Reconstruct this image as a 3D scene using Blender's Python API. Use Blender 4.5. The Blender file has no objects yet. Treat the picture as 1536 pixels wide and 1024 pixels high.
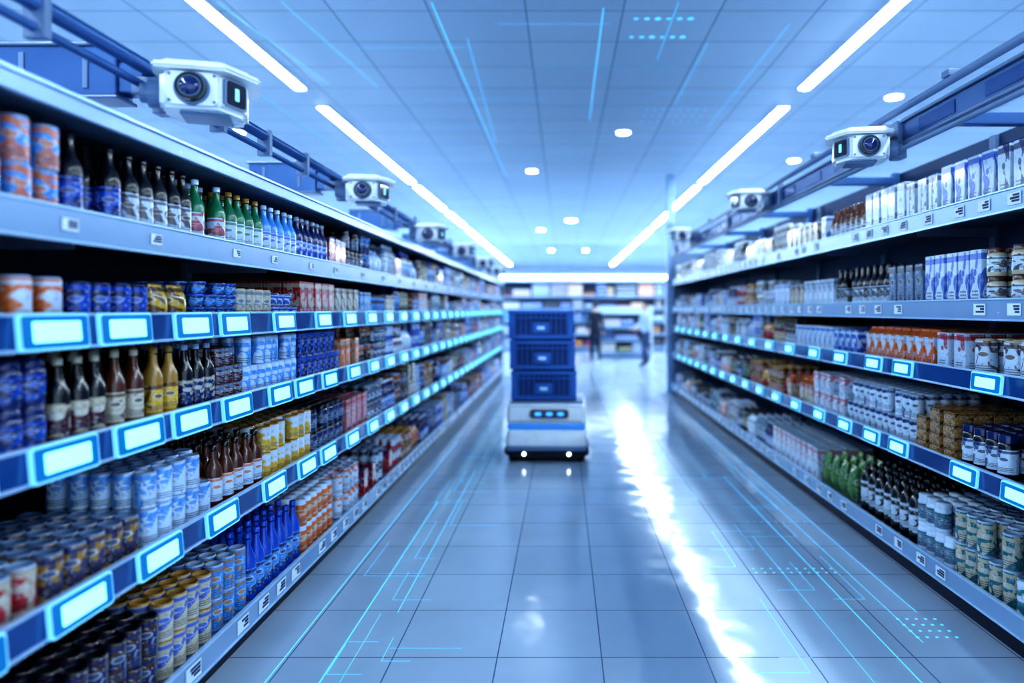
import bpy, bmesh, math, random
import numpy as np
from mathutils import Vector, Matrix
random.seed(7); np.random.seed(7)
scene = bpy.context.scene
COL = scene.collection

# ------------------------------------------------------------------ materials
def srgb(r, g, b):
    f = lambda c: (c/12.92 if c <= .04045 else ((c+.055)/1.055)**2.4)
    return (f(r/255), f(g/255), f(b/255))

def mat(name, col, rough=.5, metal=0., emis=None, estr=0., coat=0., noise=0., nscale=8.):
    m = bpy.data.materials.new(name); m.use_nodes = True
    nt = m.node_tree; b = nt.nodes['Principled BSDF']
    b.inputs['Base Color'].default_value = (*col, 1)
    b.inputs['Roughness'].default_value = rough
    b.inputs['Metallic'].default_value = metal
    b.inputs['Coat Weight'].default_value = coat
    if emis:
        b.inputs['Emission Color'].default_value = (*emis, 1)
        b.inputs['Emission Strength'].default_value = estr
    if noise > 0:
        tc = nt.nodes.new('ShaderNodeTexCoord')
        n = nt.nodes.new('ShaderNodeTexNoise'); n.inputs['Scale'].default_value = nscale
        n.inputs['Detail'].default_value = 4
        nt.links.new(tc.outputs['Object'], n.inputs['Vector'])
        mr = nt.nodes.new('ShaderNodeMapRange')
        mr.inputs['To Min'].default_value = 1-noise; mr.inputs['To Max'].default_value = 1+noise
        nt.links.new(n.outputs['Fac'], mr.inputs['Value'])
        mx = nt.nodes.new('ShaderNodeVectorMath'); mx.operation = 'SCALE'
        mx.inputs[0].default_value = col
        nt.links.new(mr.outputs[0], mx.inputs['Scale'])
        nt.links.new(mx.outputs[0], b.inputs['Base Color'])
        mr2 = nt.nodes.new('ShaderNodeMapRange')
        mr2.inputs['To Min'].default_value = rough*.8; mr2.inputs['To Max'].default_value = min(1, rough*1.2)
        nt.links.new(n.outputs['Fac'], mr2.inputs['Value'])
        nt.links.new(mr2.outputs[0], b.inputs['Roughness'])
    return m

def grid_mat(name, col, col2, line, cx, cy, lw, ox, oy, rough, bump=0.0, spec=.5, vary=.03, wavy=0.):
    m = bpy.data.materials.new(name); m.use_nodes = True
    nt = m.node_tree; b = nt.nodes['Principled BSDF']
    geo = nt.nodes.new('ShaderNodeNewGeometry')
    mp = nt.nodes.new('ShaderNodeMapping'); mp.inputs['Location'].default_value = (ox, oy, 0)
    nt.links.new(geo.outputs['Position'], mp.inputs['Vector'])
    br = nt.nodes.new('ShaderNodeTexBrick'); br.offset = 0; br.squash = 1
    br.inputs['Scale'].default_value = 1
    br.inputs['Color1'].default_value = (*col, 1); br.inputs['Color2'].default_value = (*col2, 1)
    br.inputs['Mortar'].default_value = (*line, 1)
    br.inputs['Mortar Size'].default_value = lw; br.inputs['Mortar Smooth'].default_value = .1
    br.inputs['Brick Width'].default_value = cx; br.inputs['Row Height'].default_value = cy
    nt.links.new(mp.outputs[0], br.inputs['Vector'])
    n = nt.nodes.new('ShaderNodeTexNoise'); n.inputs['Scale'].default_value = 2.2; n.inputs['Detail'].default_value = 6
    nt.links.new(geo.outputs['Position'], n.inputs['Vector'])
    mr = nt.nodes.new('ShaderNodeMapRange'); mr.inputs['To Min'].default_value = 1-vary*3; mr.inputs['To Max'].default_value = 1+vary*3
    nt.links.new(n.outputs['Fac'], mr.inputs['Value'])
    sc = nt.nodes.new('ShaderNodeVectorMath'); sc.operation = 'SCALE'
    nt.links.new(br.outputs['Color'], sc.inputs[0]); nt.links.new(mr.outputs[0], sc.inputs['Scale'])
    nt.links.new(sc.outputs[0], b.inputs['Base Color'])
    mr2 = nt.nodes.new('ShaderNodeMapRange'); mr2.inputs['To Min'].default_value = rough*.4; mr2.inputs['To Max'].default_value = rough*1.6
    nt.links.new(n.outputs['Fac'], mr2.inputs['Value']); nt.links.new(mr2.outputs[0], b.inputs['Roughness'])
    b.inputs['Specular IOR Level'].default_value = spec
    prev = None
    if wavy:
        n3 = nt.nodes.new('ShaderNodeTexNoise'); n3.inputs['Scale'].default_value = 3.4; n3.inputs['Detail'].default_value = 1.5
        nt.links.new(geo.outputs['Position'], n3.inputs['Vector'])
        b3 = nt.nodes.new('ShaderNodeBump'); b3.inputs['Strength'].default_value = wavy; b3.inputs['Distance'].default_value = .03
        nt.links.new(n3.outputs['Fac'], b3.inputs['Height']); prev = b3.outputs[0]
        nt.links.new(prev, b.inputs['Normal'])
    if bump:
        bp = nt.nodes.new('ShaderNodeBump'); bp.inputs['Strength'].default_value = bump; bp.inputs['Distance'].default_value = .004
        bp.invert = True
        if prev: nt.links.new(prev, bp.inputs['Normal'])
        nt.links.new(br.outputs['Fac'], bp.inputs['Height']); nt.links.new(bp.outputs[0], b.inputs['Normal'])
    return m

def product_mat():
    m = bpy.data.materials.new('printed_packaging'); m.use_nodes = True
    nt = m.node_tree; b = nt.nodes['Principled BSDF']; L = nt.links; N = nt.nodes
    def at(n):
        a = N.new('ShaderNodeAttribute'); a.attribute_name = n; return a
    def math_(op, a, bb=None, c=None):
        x = N.new('ShaderNodeMath'); x.operation = op
        for i, v in enumerate((a, bb, c)):
            if v is None: continue
            if isinstance(v, (int, float)): x.inputs[i].default_value = v
            else: L.new(v, x.inputs[i])
        return x.outputs[0]
    def mix(f, a, bb):
        x = N.new('ShaderNodeMix'); x.data_type = 'RGBA'
        L.new(f, x.inputs[0])
        for i, v in ((6, a), (7, bb)):
            if isinstance(v, tuple): x.inputs[i].default_value = v
            else: L.new(v, x.inputs[i])
        return x.outputs[2]
    col, acc, lab = at('pcol').outputs['Color'], at('pacc').outputs['Color'], at('plab').outputs['Fac']
    uv = N.new('ShaderNodeUVMap'); uv.uv_map = 'UVMap'
    sp = N.new('ShaderNodeSeparateXYZ'); L.new(uv.outputs[0], sp.inputs[0])
    u, v = sp.outputs[0], sp.outputs[1]
    n = N.new('ShaderNodeTexNoise'); n.noise_dimensions = '2D'; n.inputs['Scale'].default_value = 1.5
    n.inputs['Detail'].default_value = 1.0; n.inputs['Distortion'].default_value = .8
    L.new(uv.outputs[0], n.inputs['Vector'])
    sw = math_('GREATER_THAN', n.outputs['Fac'], .56)
    c1 = mix(math_('MULTIPLY', sw, .85), col, acc)
    n2 = N.new('ShaderNodeTexNoise'); n2.noise_dimensions = '2D'; n2.inputs['Scale'].default_value = 8
    L.new(uv.outputs[0], n2.inputs['Vector'])
    c1 = mix(math_('MULTIPLY', math_('GREATER_THAN', n2.outputs['Fac'], .62), .4), c1, (.6, .68, .78, 1))
    c1 = mix(math_('MULTIPLY', math_('LESS_THAN', n2.outputs['Fac'], .36), .3), c1, (.03, .05, .12, 1))
    tbnd = math_('MULTIPLY', math_('GREATER_THAN', v, .84), math_('LESS_THAN', v, .95))
    c1 = mix(math_('MULTIPLY', tbnd, .8), c1, acc)
    fu = math_('SUBTRACT', math_('FRACT', u), .5); fv = math_('SUBTRACT', v, .6)
    d = math_('ADD', math_('MULTIPLY', math_('MULTIPLY', fu, fu), 10.), math_('MULTIPLY', math_('MULTIPLY', fv, fv), 45.))
    c1 = mix(math_('MULTIPLY', math_('LESS_THAN', d, .42), .45), c1, (.7, .76, .82, 1))
    c1 = mix(math_('MULTIPLY', math_('LESS_THAN', d, .2), .8), c1, acc)
    band = math_('MULTIPLY', math_('GREATER_THAN', v, .1), math_('LESS_THAN', v, .3))
    bars = math_('GREATER_THAN', math_('FRACT', math_('MULTIPLY', v, 15)), .55)
    tb = math_('MULTIPLY', math_('MULTIPLY', band, bars), math_('LESS_THAN', math_('ABSOLUTE', fu), .3))
    c1 = mix(math_('MULTIPLY', tb, .7), c1, (.05, .07, .12, 1))
    L.new(mix(lab, col, c1), b.inputs['Base Color'])
    b.inputs['Roughness'].default_value = .22
    b.inputs['Coat Weight'].default_value = .5
    b.inputs['Coat Roughness'].default_value = .08
    return m

M = {}
M['floor'] = grid_mat('polished_floor_tile', srgb(176, 193, 212), srgb(169, 188, 208), srgb(96, 114, 142), .45, .45, .003, -.165+.45*20, -3.326+.45*20, .12, .15, .32, .04, .2)
M['ceil'] = grid_mat('ceiling_panel', srgb(180, 198, 216), srgb(173, 192, 212), srgb(120, 142, 170), .78, .62, .007, 12.0, 12.0, .7, .15, .3, .02)
M['wall'] = mat('painted_wall', srgb(212, 224, 236), .7, noise=.05)
M['wallblue'] = mat('bulkhead_paint', srgb(176, 200, 224), .6, noise=.05)
M['steel'] = mat('shelf_powder_coat', srgb(104, 126, 156), .35, .3, noise=.05)
M['dark'] = mat('shelf_back_shade_navy', srgb(14, 28, 58), .5, .2, noise=.1)  # navy holds the shade of the dim left shelf interior; plinths share it
M['backR'] = mat('shelf_back_grey', srgb(50, 74, 110), .5, .2, noise=.1)  # lighter back tone, put in for the brighter right shelf interior
M['railblue'] = mat('rail_blue', srgb(26, 80, 146), .22, .2, coat=.5, noise=.06)
M['railwhite'] = mat('rail_pale', srgb(140, 170, 204), .25, .2, noise=.05)
M['lip'] = mat('rail_lip', srgb(186, 216, 244), .22, .3, noise=.03)
M['paper'] = mat('price_card', srgb(222, 234, 246), .5, noise=.03)
M['ink'] = mat('card_ink', srgb(40, 60, 100), .6, noise=.05)
M['tagframe'] = mat('tag_frame', srgb(150, 205, 235), .3, emis=srgb(120, 210, 248), estr=.5)
M['tagbezel'] = mat('tag_bezel', srgb(16, 84, 140), .2, emis=srgb(16, 130, 196), estr=.5)
M['tagscreen'] = mat('tag_screen', srgb(140, 215, 225), .2, emis=srgb(138, 240, 245), estr=1.3)
M['lamp'] = mat('led_tube', (1, 1, 1), .5, emis=(.78, .92, 1.0), estr=62)
M['lampfar'] = mat('led_tube_bright', (1, 1, 1), .5, emis=(.80, .93, 1.0), estr=105)
M['lampbody'] = mat('lamp_housing', srgb(220, 228, 238), .4, noise=.02)
M['spotlamp'] = mat('downlight_glow', (1, 1, 1), .5, emis=(.88, .95, 1.0), estr=40)
M['white'] = mat('white_plastic', srgb(238, 243, 250), .28, coat=.3, noise=.02)
M['greyp'] = mat('grey_plastic', srgb(108, 132, 166), .35, noise=.05)
M['blackg'] = mat('black_gloss', srgb(8, 13, 26), .08, coat=1., noise=.03)
M['blackr'] = mat('black_rubber', srgb(18, 24, 38), .6, noise=.1)
M['lens'] = mat('lens_glass', srgb(8, 22, 70), .04, coat=1., emis=srgb(20, 60, 170), estr=.2)
M['beam'] = mat('blue_steel_beam', srgb(66, 102, 152), .3, .45, noise=.08)
M['crate'] = mat('blue_crate_plastic', srgb(38, 100, 178), .4, noise=.06)
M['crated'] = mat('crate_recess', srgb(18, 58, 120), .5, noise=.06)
M['ledblue'] = mat('led_blue', srgb(60, 140, 255), .3, emis=srgb(50, 140, 255), estr=2)
M['blueband'] = mat('blue_band_glow', srgb(60, 120, 190), .3, emis=srgb(60, 150, 240), estr=.35)  # blue waist band with a faint glow put into the material
M['ledwhite'] = mat('led_white', (1, 1, 1), .3, emis=(.86, .95, 1), estr=9)
M['cyan'] = mat('cyan_overlay_glow', srgb(90, 180, 225), .3, emis=srgb(90, 205, 250), estr=.85)  # self-lit cyan for the overlay graphics, no real light strip
M['skin'] = mat('skin', srgb(200, 160, 140), .5, noise=.05)
M['hair'] = mat('hair', srgb(28, 24, 26), .6, noise=.2)
M['clothdark'] = mat('dark_cloth', srgb(24, 34, 56), .8, noise=.1)
M['clothwhite'] = mat('white_cloth', srgb(160, 180, 204), .8, noise=.08)
M['clothnavy'] = mat('navy_cloth', srgb(50, 66, 98), .8, noise=.1)
M['prod'] = product_mat()

# ------------------------------------------------------------------ helpers
def empty(name, loc=(0, 0, 0), rotz=0):
    e = bpy.data.objects.new(name, None); COL.objects.link(e)
    e.location = loc; e.rotation_euler = (0, 0, rotz); e.empty_display_size = .1
    return e

def mkobj(name, bm, mats, parent=None, smooth=False, loc=(0, 0, 0), rot=(0, 0, 0)):
    me = bpy.data.meshes.new(name); bm.normal_update(); bm.to_mesh(me); bm.free()
    for m in mats: me.materials.append(M[m] if isinstance(m, str) else m)
    if smooth:
        me.polygons.foreach_set('use_smooth', [True]*len(me.polygons))
    o = bpy.data.objects.new(name, me); COL.objects.link(o)
    o.location = loc; o.rotation_euler = rot
    if parent: o.parent = parent
    return o

def add_box(bm, c, s, mi=0):
    x, y, z = s[0]/2, s[1]/2, s[2]/2
    vs = [bm.verts.new(Vector(p)+Vector(c)) for p in ((-x,-y,-z),(x,-y,-z),(x,y,-z),(-x,y,-z),(-x,-y,z),(x,-y,z),(x,y,z),(-x,y,z))]
    for f in ((0,3,2,1),(4,5,6,7),(0,1,5,4),(1,2,6,5),(2,3,7,6),(3,0,4,7)):
        bm.faces.new([vs[i] for i in f]).material_index = mi
    return vs

def boxes(name, lst, mats, parent=None, bevel=0):
    bm = bmesh.new()
    for b in lst:
        add_box(bm, b[0:3], b[3:6], b[6] if len(b) > 6 else 0)
    o = mkobj(name, bm, mats, parent)
    if bevel:
        md = o.modifiers.new('bevel', 'BEVEL'); md.width = bevel; md.segments = 2; md.limit_method = 'ANGLE'
    return o

def rbox(name, c, s, m, parent=None, r=.02, seg=4, taper=None):
    bm = bmesh.new(); vs = add_box(bm, (0, 0, 0), s)
    if taper:
        for v in vs:
            if v.co.z > 0: v.co.x *= taper[0]; v.co.y *= taper[1]
    bmesh.ops.bevel(bm, geom=list(bm.edges), offset=r, segments=seg, affect='EDGES', profile=.5)
    return mkobj(name, bm, [m], parent, True, c)

def prism(bm, pts, z0, z1, mi=0, axis='z', off=(0, 0, 0)):
    def P(a, b, h):
        if axis == 'z': return Vector((a, b, h))+Vector(off)
        if axis == 'y': return Vector((a, h, b))+Vector(off)
        return Vector((h, a, b))+Vector(off)
    lo = [bm.verts.new(P(a, b, z0)) for a, b in pts]
    hi = [bm.verts.new(P(a, b, z1)) for a, b in pts]
    n = len(pts); fs = [bm.faces.new(hi), bm.faces.new(lo[::-1])]
    for i in range(n):
        fs.append(bm.faces.new((lo[i], lo[(i+1) % n], hi[(i+1) % n], hi[i])))
    for f in fs: f.material_index = mi
    return fs

def rrect(w, h, r, seg=3):
    pts = []
    for cx, cy, a0 in ((w/2-r, h/2-r, 0), (-w/2+r, h/2-r, 90), (-w/2+r, -h/2+r, 180), (w/2-r, -h/2+r, 270)):
        for i in range(seg+1):
            a = math.radians(a0+90*i/seg)
            pts.append((cx+r*math.cos(a), cy+r*math.sin(a)))
    return pts

def circ(r, n=24): return [(r*math.cos(2*math.pi*i/n), r*math.sin(2*math.pi*i/n)) for i in range(n)]

def tube(bm, pts, rad, n=10, mi=0, flat=1.0):
    pts = [Vector(p) for p in pts]
    if isinstance(rad, (int, float)): rad = [rad]*len(pts)
    rings = []
    for i, p in enumerate(pts):
        d = (pts[min(i+1, len(pts)-1)]-pts[max(i-1, 0)]).normalized()
        up = Vector((0, 0, 1)) if abs(d.z) < .9 else Vector((0, 1, 0))
        a = d.cross(up).normalized(); b = d.cross(a).normalized()
        rings.append([bm.verts.new(p+a*rad[i]*math.cos(2*math.pi*k/n)+b*rad[i]*flat*math.sin(2*math.pi*k/n)) for k in range(n)])
    for i in range(len(rings)-1):
        for k in range(n):
            bm.faces.new((rings[i][k], rings[i][(k+1) % n], rings[i+1][(k+1) % n], rings[i+1][k])).material_index = mi
    bm.faces.new(rings[0][::-1]).material_index = mi
    bm.faces.new(rings[-1]).material_index = mi

def fixn(bm): bmesh.ops.recalc_face_normals(bm, faces=list(bm.faces))

# ------------------------------------------------------------------ room
CE = 3.9; W = 9.0; Y0, Y1 = -4.0, 40.0
boxes('floor', [(0, (Y0+Y1)/2, -.05, 2*W, Y1-Y0, .1)], ['floor'])
boxes('ceiling', [(0, (Y0+Y1)/2, CE+.05, 2*W, Y1-Y0, .1)], ['ceil'])
boxes('wall_left', [(-W-.05, (Y0+Y1)/2, CE/2, .1, Y1-Y0, CE)], ['wall'])
boxes('wall_right', [(W+.05, (Y0+Y1)/2, CE/2, .1, Y1-Y0, CE)], ['wall'])
boxes('wall_back', [(0, Y1+.05, CE/2, 2*W, .1, CE)], ['wall'])
boxes('baseboard_back', [(0, Y1-.02, .06, 2*W, .03, .12)], ['steel'])
boxes('baseboard_left', [(-W+.02, 18, .06, .03, 44, .12)], ['steel'])
boxes('baseboard_right', [(W-.02, 18, .06, .03, 44, .12)], ['steel'])

def ceiling_lamp(x, ya, yb):
    e = empty('linear_ceiling_lamp', (x, (ya+yb)/2, CE))
    Ln = yb-ya
    boxes('housing', [(s*.066, 0, -.012, .012, Ln, .022) for s in (-1, 1)]+[(0, s*(Ln/2+.008), -.012, .144, .015, .022) for s in (-1, 1)], ['lampbody'], e, .003)
    bm = bmesh.new()
    prism(bm, [(-.058, -.002), (-.058, -.02), (-.035, -.032), (.035, -.032), (.058, -.02), (.058, -.002)], -Ln/2, Ln/2, 0, 'y'); fixn(bm)
    mkobj('diffuser', bm, ['lamp' if ya < 16 else 'lampfar'], e)
segs = [(-2.5, 2.2), (2.6, 7.2), (7.85, 12.5), (12.95, 15.8), (16.5, 19.0), (19.8, 24.5), (25.2, 30), (30.7, 35.5)]
for ya, yb in segs:
    for x in (-2.84, 2.6): ceiling_lamp(x, ya, yb)
for ya, yb in [(-2.5, 7.2), (7.85, 15.8), (16.5, 24.5), (25.2, 35.5)]:  # unseen side-aisle rows, added to light the ceiling at the sides
    for x in (-6.6, 6.4): ceiling_lamp(x, ya, yb)

def downlight(x, y, r=.085):
    e = empty('recessed_downlight', (x, y, CE))
    bm = bmesh.new()
    prism(bm, circ(r*1.3), -.014, -.001); mkobj('trim_ring', bm, ['lampbody'], e)
    bm = bmesh.new(); prism(bm, circ(r), -.02, -.0145); mkobj('diffuser', bm, ['spotlamp'], e)
for x, y, r in [(.81, 9.0, .085), (-.54, 11.5, .085), (.21, 17.9, .14), (3.72, 7.5, .085), (3.7, 10.7, .085), (-.67, 20, .1), (-.5, 27, .1), (.9, 27, .1), (-4.4, 9, .085)]:
    downlight(x, y, r)

# ------------------------------------------------------------------ product templates
def template(cross, chunks, smooth, us):
    n = len(cross); V = []; F = []; UV = []; P = []
    for pts, part in chunks:
        base = len(V)
        zs = [p[2] for p in pts]; z0, z1 = min(zs), max(zs)
        for (sx, sy, z) in pts:
            for cx, cy in cross: V.append((cx*sx, cy*sy, z))
        for i in range(len(pts)-1):
            for k in range(n):
                k2 = (k+1) % n
                F.append((base+i*n+k, base+i*n+k2, base+(i+1)*n+k2, base+(i+1)*n+k))
                va = (pts[i][2]-z0)/max(z1-z0, 1e-4); vb = (pts[i+1][2]-z0)/max(z1-z0, 1e-4)
                ua, ub = us[k]
                UV += [(ua, va), (ub, va), (ub, vb), (ua, vb)]
                P.append(part)
    return dict(V=np.array(V, float), F=np.array(F), UV=np.array(UV, float), P=np.array(P), smooth=smooth)

def round_t(chunks, n):
    cross = [(math.cos(2*math.pi*k/n), math.sin(2*math.pi*k/n)) for k in range(n)]
    us = [(2*k/n, 2*(k+1)/n) for k in range(n)]
    return template(cross, [([(r, r, z) for r, z in pts], part) for pts, part in chunks], True, us)

def box_t(chunks, b=.06):
    c = [(1, -1+b), (1, 1-b), (1-b, 1), (-1+b, 1), (-1, 1-b), (-1, -1+b), (-1+b, -1), (1-b, -1)]
    us = [(0, 1), (0, .02)]*4
    return template(c, chunks, False, us)

def make_templates(n):
    T = {}
    T['can'] = round_t([([(.88, 0), (1, .03)], 3), ([(1, .03), (1, .95)], 1), ([(1, .95), (.9, .985), (.9, 1)], 3),
                        ([(.9, 1), (.83, 1)], 3), ([(.83, 1), (.83, .97), (.01, .97)], 3)], n)
    T['bottle'] = round_t([([(.88, 0), (1, .02), (1, .1)], 0), ([(1, .1), (1, .48)], 1),
                           ([(1, .48), (1, .56), (.9, .63), (.62, .71), (.42, .78), (.36, .9)], 0),
                           ([(.39, .81), (.37, .88)], 2), ([(.42, .92), (.42, .995), (.36, 1), (.01, 1)], 3)], n)
    T['jar'] = round_t([([(.9, 0), (1, .04), (1, .14)], 0), ([(1, .14), (1, .68)], 1), ([(1, .68), (.98, .76), (.84, .82)], 0),
                        ([(.9, .82), (.9, .985), (.86, 1), (.01, 1)], 3)], n)
    T['pet'] = round_t([([(.85, 0), (1, .04), (.96, .2)], 0), ([(.97, .2), (1, .3), (1, .6), (.97, .68)], 1),
                        ([(.97, .68), (.95, .75), (.6, .86), (.34, .9)], 0), ([(.36, .9), (.36, .99), (.3, 1), (.01, 1)], 3)], n)
    T['cup'] = round_t([([(.74, 0), (.98, .85)], 1), ([(1.02, .85), (1.02, .93), (.98, .96), (.01, .96)], 3)], n)
    T['box'] = box_t([([(.98, .98, 0), (1, 1, .02), (1, 1, .98)], 1), ([(1, 1, .98), (.97, .97, 1), (.01, .01, 1)], 0)])
    T['carton'] = box_t([([(1, 1, 0), (1, 1, .8)], 1), ([(1, 1, .8), (.12, 1, .94), (.12, 1, 1), (.01, .9, 1)], 0)])
    cn = max(8, n)
    cr = [(math.cos(2*math.pi*k/cn), math.sin(2*math.pi*k/cn)) for k in range(cn)]
    T['pouch'] = template(cr, [([(.35, .95, 0), (.8, .98, .06), (1, .96, .3), (.95, .93, .6), (.5, .93, .85), (.12, .98, .93)], 1),
                               ([(.12, .98, .93), (.08, 1, 1), (.01, .9, 1)], 0)], True, [(2*k/cn, 2*(k+1)/cn) for k in range(cn)])
    return T
T_HI = make_templates(16); T_LO = make_templates(8)

C = dict(white=srgb(210, 224, 238), cream=srgb(206, 190, 160), orange=srgb(220, 112, 44), gold=srgb(176, 128, 56),
         yellow=srgb(224, 176, 50), brown=srgb(84, 46, 36), amber=srgb(96, 46, 24), red=srgb(180, 34, 36), dred=srgb(80, 20, 30),
         blue=srgb(20, 84, 190), lblue=srgb(84, 156, 222), navy=srgb(12, 36, 96), black=srgb(10, 15, 28), green=srgb(30, 124, 80),
         dgreen=srgb(14, 56, 48), teal=srgb(40, 114, 122), grey=srgb(110, 130, 156), silver=srgb(160, 178, 200), pink=srgb(200, 118, 122),
         glass=srgb(12, 11, 20), lime=srgb(96, 140, 60))
def S(kind, w, h, c0, c1, c2, c3, stack=1): return dict(k=kind, w=w, h=h, c=[C[c0], C[c1], C[c2], C[c3]], st=stack)

class Group:
    def __init__(s): s.items = {}
    def add(s, kind, hi, pos, sc, rot, cols, sku):
        s.items.setdefault((kind, hi), []).append((pos, sc, rot, cols, sku))
LABEL = {'can': 'canned_drinks', 'bottle': 'glass_drink_bottles', 'jar': 'food_jars', 'pet': 'plastic_drink_bottles',
         'cup': 'dessert_cups', 'box': 'grocery_boxes', 'carton': 'drink_cartons', 'pouch': 'snack_pouches'}

def build_group(g, mult=(1, 1, 1)):
    bykind = {}
    for (k, hi), it in g.items.items(): bykind.setdefault(k, []).append((hi, it))
    for k, lst in bykind.items():
        VV, FF, UU, CC, AA, LL, SM = [], [], [], [], [], [], []
        off = 0
        for hi, it in lst:
            t = (T_HI if hi else T_LO)[k]; n = len(it)
            pos = np.array([i[0] for i in it]); sc = np.array([i[1] for i in it]); rot = np.array([i[2] for i in it])
            cols = np.array([i[3] for i in it]); sku = np.array([i[4] for i in it])
            v = t['V'][None]*sc[:, None, :]
            c, s_ = np.cos(rot)[:, None], np.sin(rot)[:, None]
            x = v[:, :, 0]*c-v[:, :, 1]*s_; y = v[:, :, 0]*s_+v[:, :, 1]*c
            v = np.stack([x, y, v[:, :, 2]], -1)+pos[:, None, :]
            nv = len(t['V'])
            f = t['F'][None]+(np.arange(n)*nv)[:, None, None]+off
            off += n*nv
            uv = np.repeat(t['UV'][None], n, 0).copy(); uv[:, :, 0] += sku[:, None]
            cc = cols[:, t['P'], :]
            aa = np.repeat(cols[:, 2:3, :], len(t['P']), 1)
            ll = np.repeat((t['P'] == 1)[None].astype(float), n, 0)
            VV.append(v.reshape(-1, 3)); FF.append(f.reshape(-1, 4)); UU.append(uv.reshape(-1, 2))
            CC.append(cc.reshape(-1, 3)); AA.append(aa.reshape(-1, 3)); LL.append(ll.reshape(-1)); SM.append(np.full(len(f.reshape(-1, 4)), t['smooth']))
        V = np.concatenate(VV); F = np.concatenate(FF); nf = len(F)
        me = bpy.data.meshes.new(LABEL[k])
        me.from_pydata(V.tolist(), [], F.tolist())
        me.polygons.foreach_set('use_smooth', np.concatenate(SM))
        uvl = me.uv_layers.new(name='UVMap'); uvl.data.foreach_set('uv', np.concatenate(UU).astype(np.float32).ravel())
        for nm, arr in (('pcol', CC), ('pacc', AA)):
            a = me.attributes.new(nm, 'FLOAT_COLOR', 'CORNER')
            d = np.ones((nf, 4), np.float32); d[:, :3] = np.clip(np.concatenate(arr)*np.array(mult), 0, 1)
            a.data.foreach_set('color', np.repeat(d, 4, 0).ravel())
        a = me.attributes.new('plab', 'FLOAT', 'CORNER'); a.data.foreach_set('value', np.repeat(np.concatenate(LL), 4).astype(np.float32))
        me.materials.append(M['prod']); me.update()
        o = bpy.data.objects.new(LABEL[k], me); COL.objects.link(o)

_sku = [0]
def fill(g, sku, y0, y1, xf, side, z, depth=.42, maxh=.4):
    _sku[0] += 1; sid = _sku[0]*3
    w = sku['w']; k = sku['k']
    n = int((y1-y0)/w+.02)
    if n < 1: return
    step = (y1-y0)/n
    nrow = max(1, int(depth/w))
    stack = sku['st']
    while stack > 1 and stack*sku['h'] > maxh: stack -= 1
    h = min(sku['h'], maxh)
    for i in range(n):
        yc = y0+(i+.5)*step
        hi = yc < 4.6
        nr = nrow if yc < 7 else min(nrow, 3)
        miss = random.random()
        for r in range(nr):
            if r == 0 and miss < .06 and nr > 1: continue
            for s_ in range(stack):
                if s_ == stack-1 and stack > 1 and r < 1 and random.random() < .12: continue
                xc = xf-side*(w*(r+.5)+.012)
                jx, jy = random.uniform(-.003, .003), random.uniform(-.0015, .0015)
                if k in ('box', 'carton'): rot = random.uniform(-.02, .02); sw = w/2*.95
                elif k == 'pouch': rot = random.uniform(-.08, .08); sw = w/2*.97
                else:
                    rot = (-math.pi/4 if side > 0 else -3*math.pi/4)-math.pi/2+random.uniform(-.35, .35); sw = w/2*.965
                br = random.uniform(.88, 1.06)
                g.add(k, hi, (xc+jx, yc+jy, z+s_*h*1.002), (sw*(.98 if k != 'pouch' else .8), sw, h), rot, [[min(1, q*br) for q in c] for c in sku['c']], sid)

RND = [S('can', .07, .13, 'silver', 'white', 'blue', 'silver', 2), S('can', .07, .12, 'silver', 'red', 'white', 'silver', 2),
       S('box', .09, .2, 'white', 'white', 'orange', 'white'), S('box', .1, .17, 'navy', 'navy', 'white', 'navy'),
       S('bottle', .07, .25, 'glass', 'cream', 'red', 'gold'), S('bottle', .075, .24, 'navy', 'white', 'blue', 'white'),
       S('jar', .08, .12, 'brown', 'cream', 'red', 'gold', 2), S('jar', .075, .14, 'dred', 'white', 'dred', 'white', 2),
       S('carton', .085, .21, 'white', 'white', 'brown', 'white'), S('carton', .08, .2, 'cream', 'orange', 'white', 'white'),
       S('pet', .08, .26, 'grey', 'white', 'teal', 'white'), S('pet', .085, .24, 'black', 'cream', 'green', 'black'),
       S('box', .08, .15, 'cream', 'cream', 'brown', 'cream', 2), S('can', .075, .11, 'gold', 'brown', 'cream', 'silver', 2),
       S('pouch', .11, .18, 'red', 'red', 'yellow', 'red'), S('pouch', .12, .19, 'white', 'white', 'lblue', 'white'),
       S('box', .11, .22, 'red', 'red', 'white', 'red'), S('cup', .08, .07, 'white', 'white', 'pink', 'silver', 3),
       S('jar', .08, .13, 'black', 'white', 'navy', 'grey', 2), S('can', .07, .13, 'silver', 'black', 'orange', 'silver', 2)]
DARK = [S('box', .09, .2, 'navy', 'blue', 'white', 'navy'), S('can', .07, .13, 'silver', 'navy', 'lblue', 'silver', 2), S('box', .1, .18, 'dred', 'red', 'navy', 'dred'),
        S('bottle', .07, .24, 'glass', 'navy', 'red', 'silver'), S('pet', .08, .25, 'navy', 'lblue', 'white', 'blue'), S('jar', .08, .13, 'black', 'grey', 'dred', 'black', 2),
        S('can', .07, .13, 'silver', 'blue', 'white', 'silver', 2), S('box', .08, .16, 'blue', 'lblue', 'navy', 'white')]
LIGHT = [S('carton', .085, .21, 'white', 'white', 'brown', 'white'), S('box', .09, .2, 'white', 'white', 'blue', 'white'),
         S('box', .09, .18, 'white', 'cream', 'brown', 'white'), S('jar', .08, .13, 'cream', 'white', 'brown', 'white', 2),
         S('pet', .08, .24, 'white', 'white', 'orange', 'white'), S('can', .075, .12, 'silver', 'white', 'brown', 'silver', 2),
         S('box', .08, .16, 'grey', 'white', 'black', 'grey'), S('bottle', .075, .23, 'glass', 'white', 'brown', 'black')]

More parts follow.
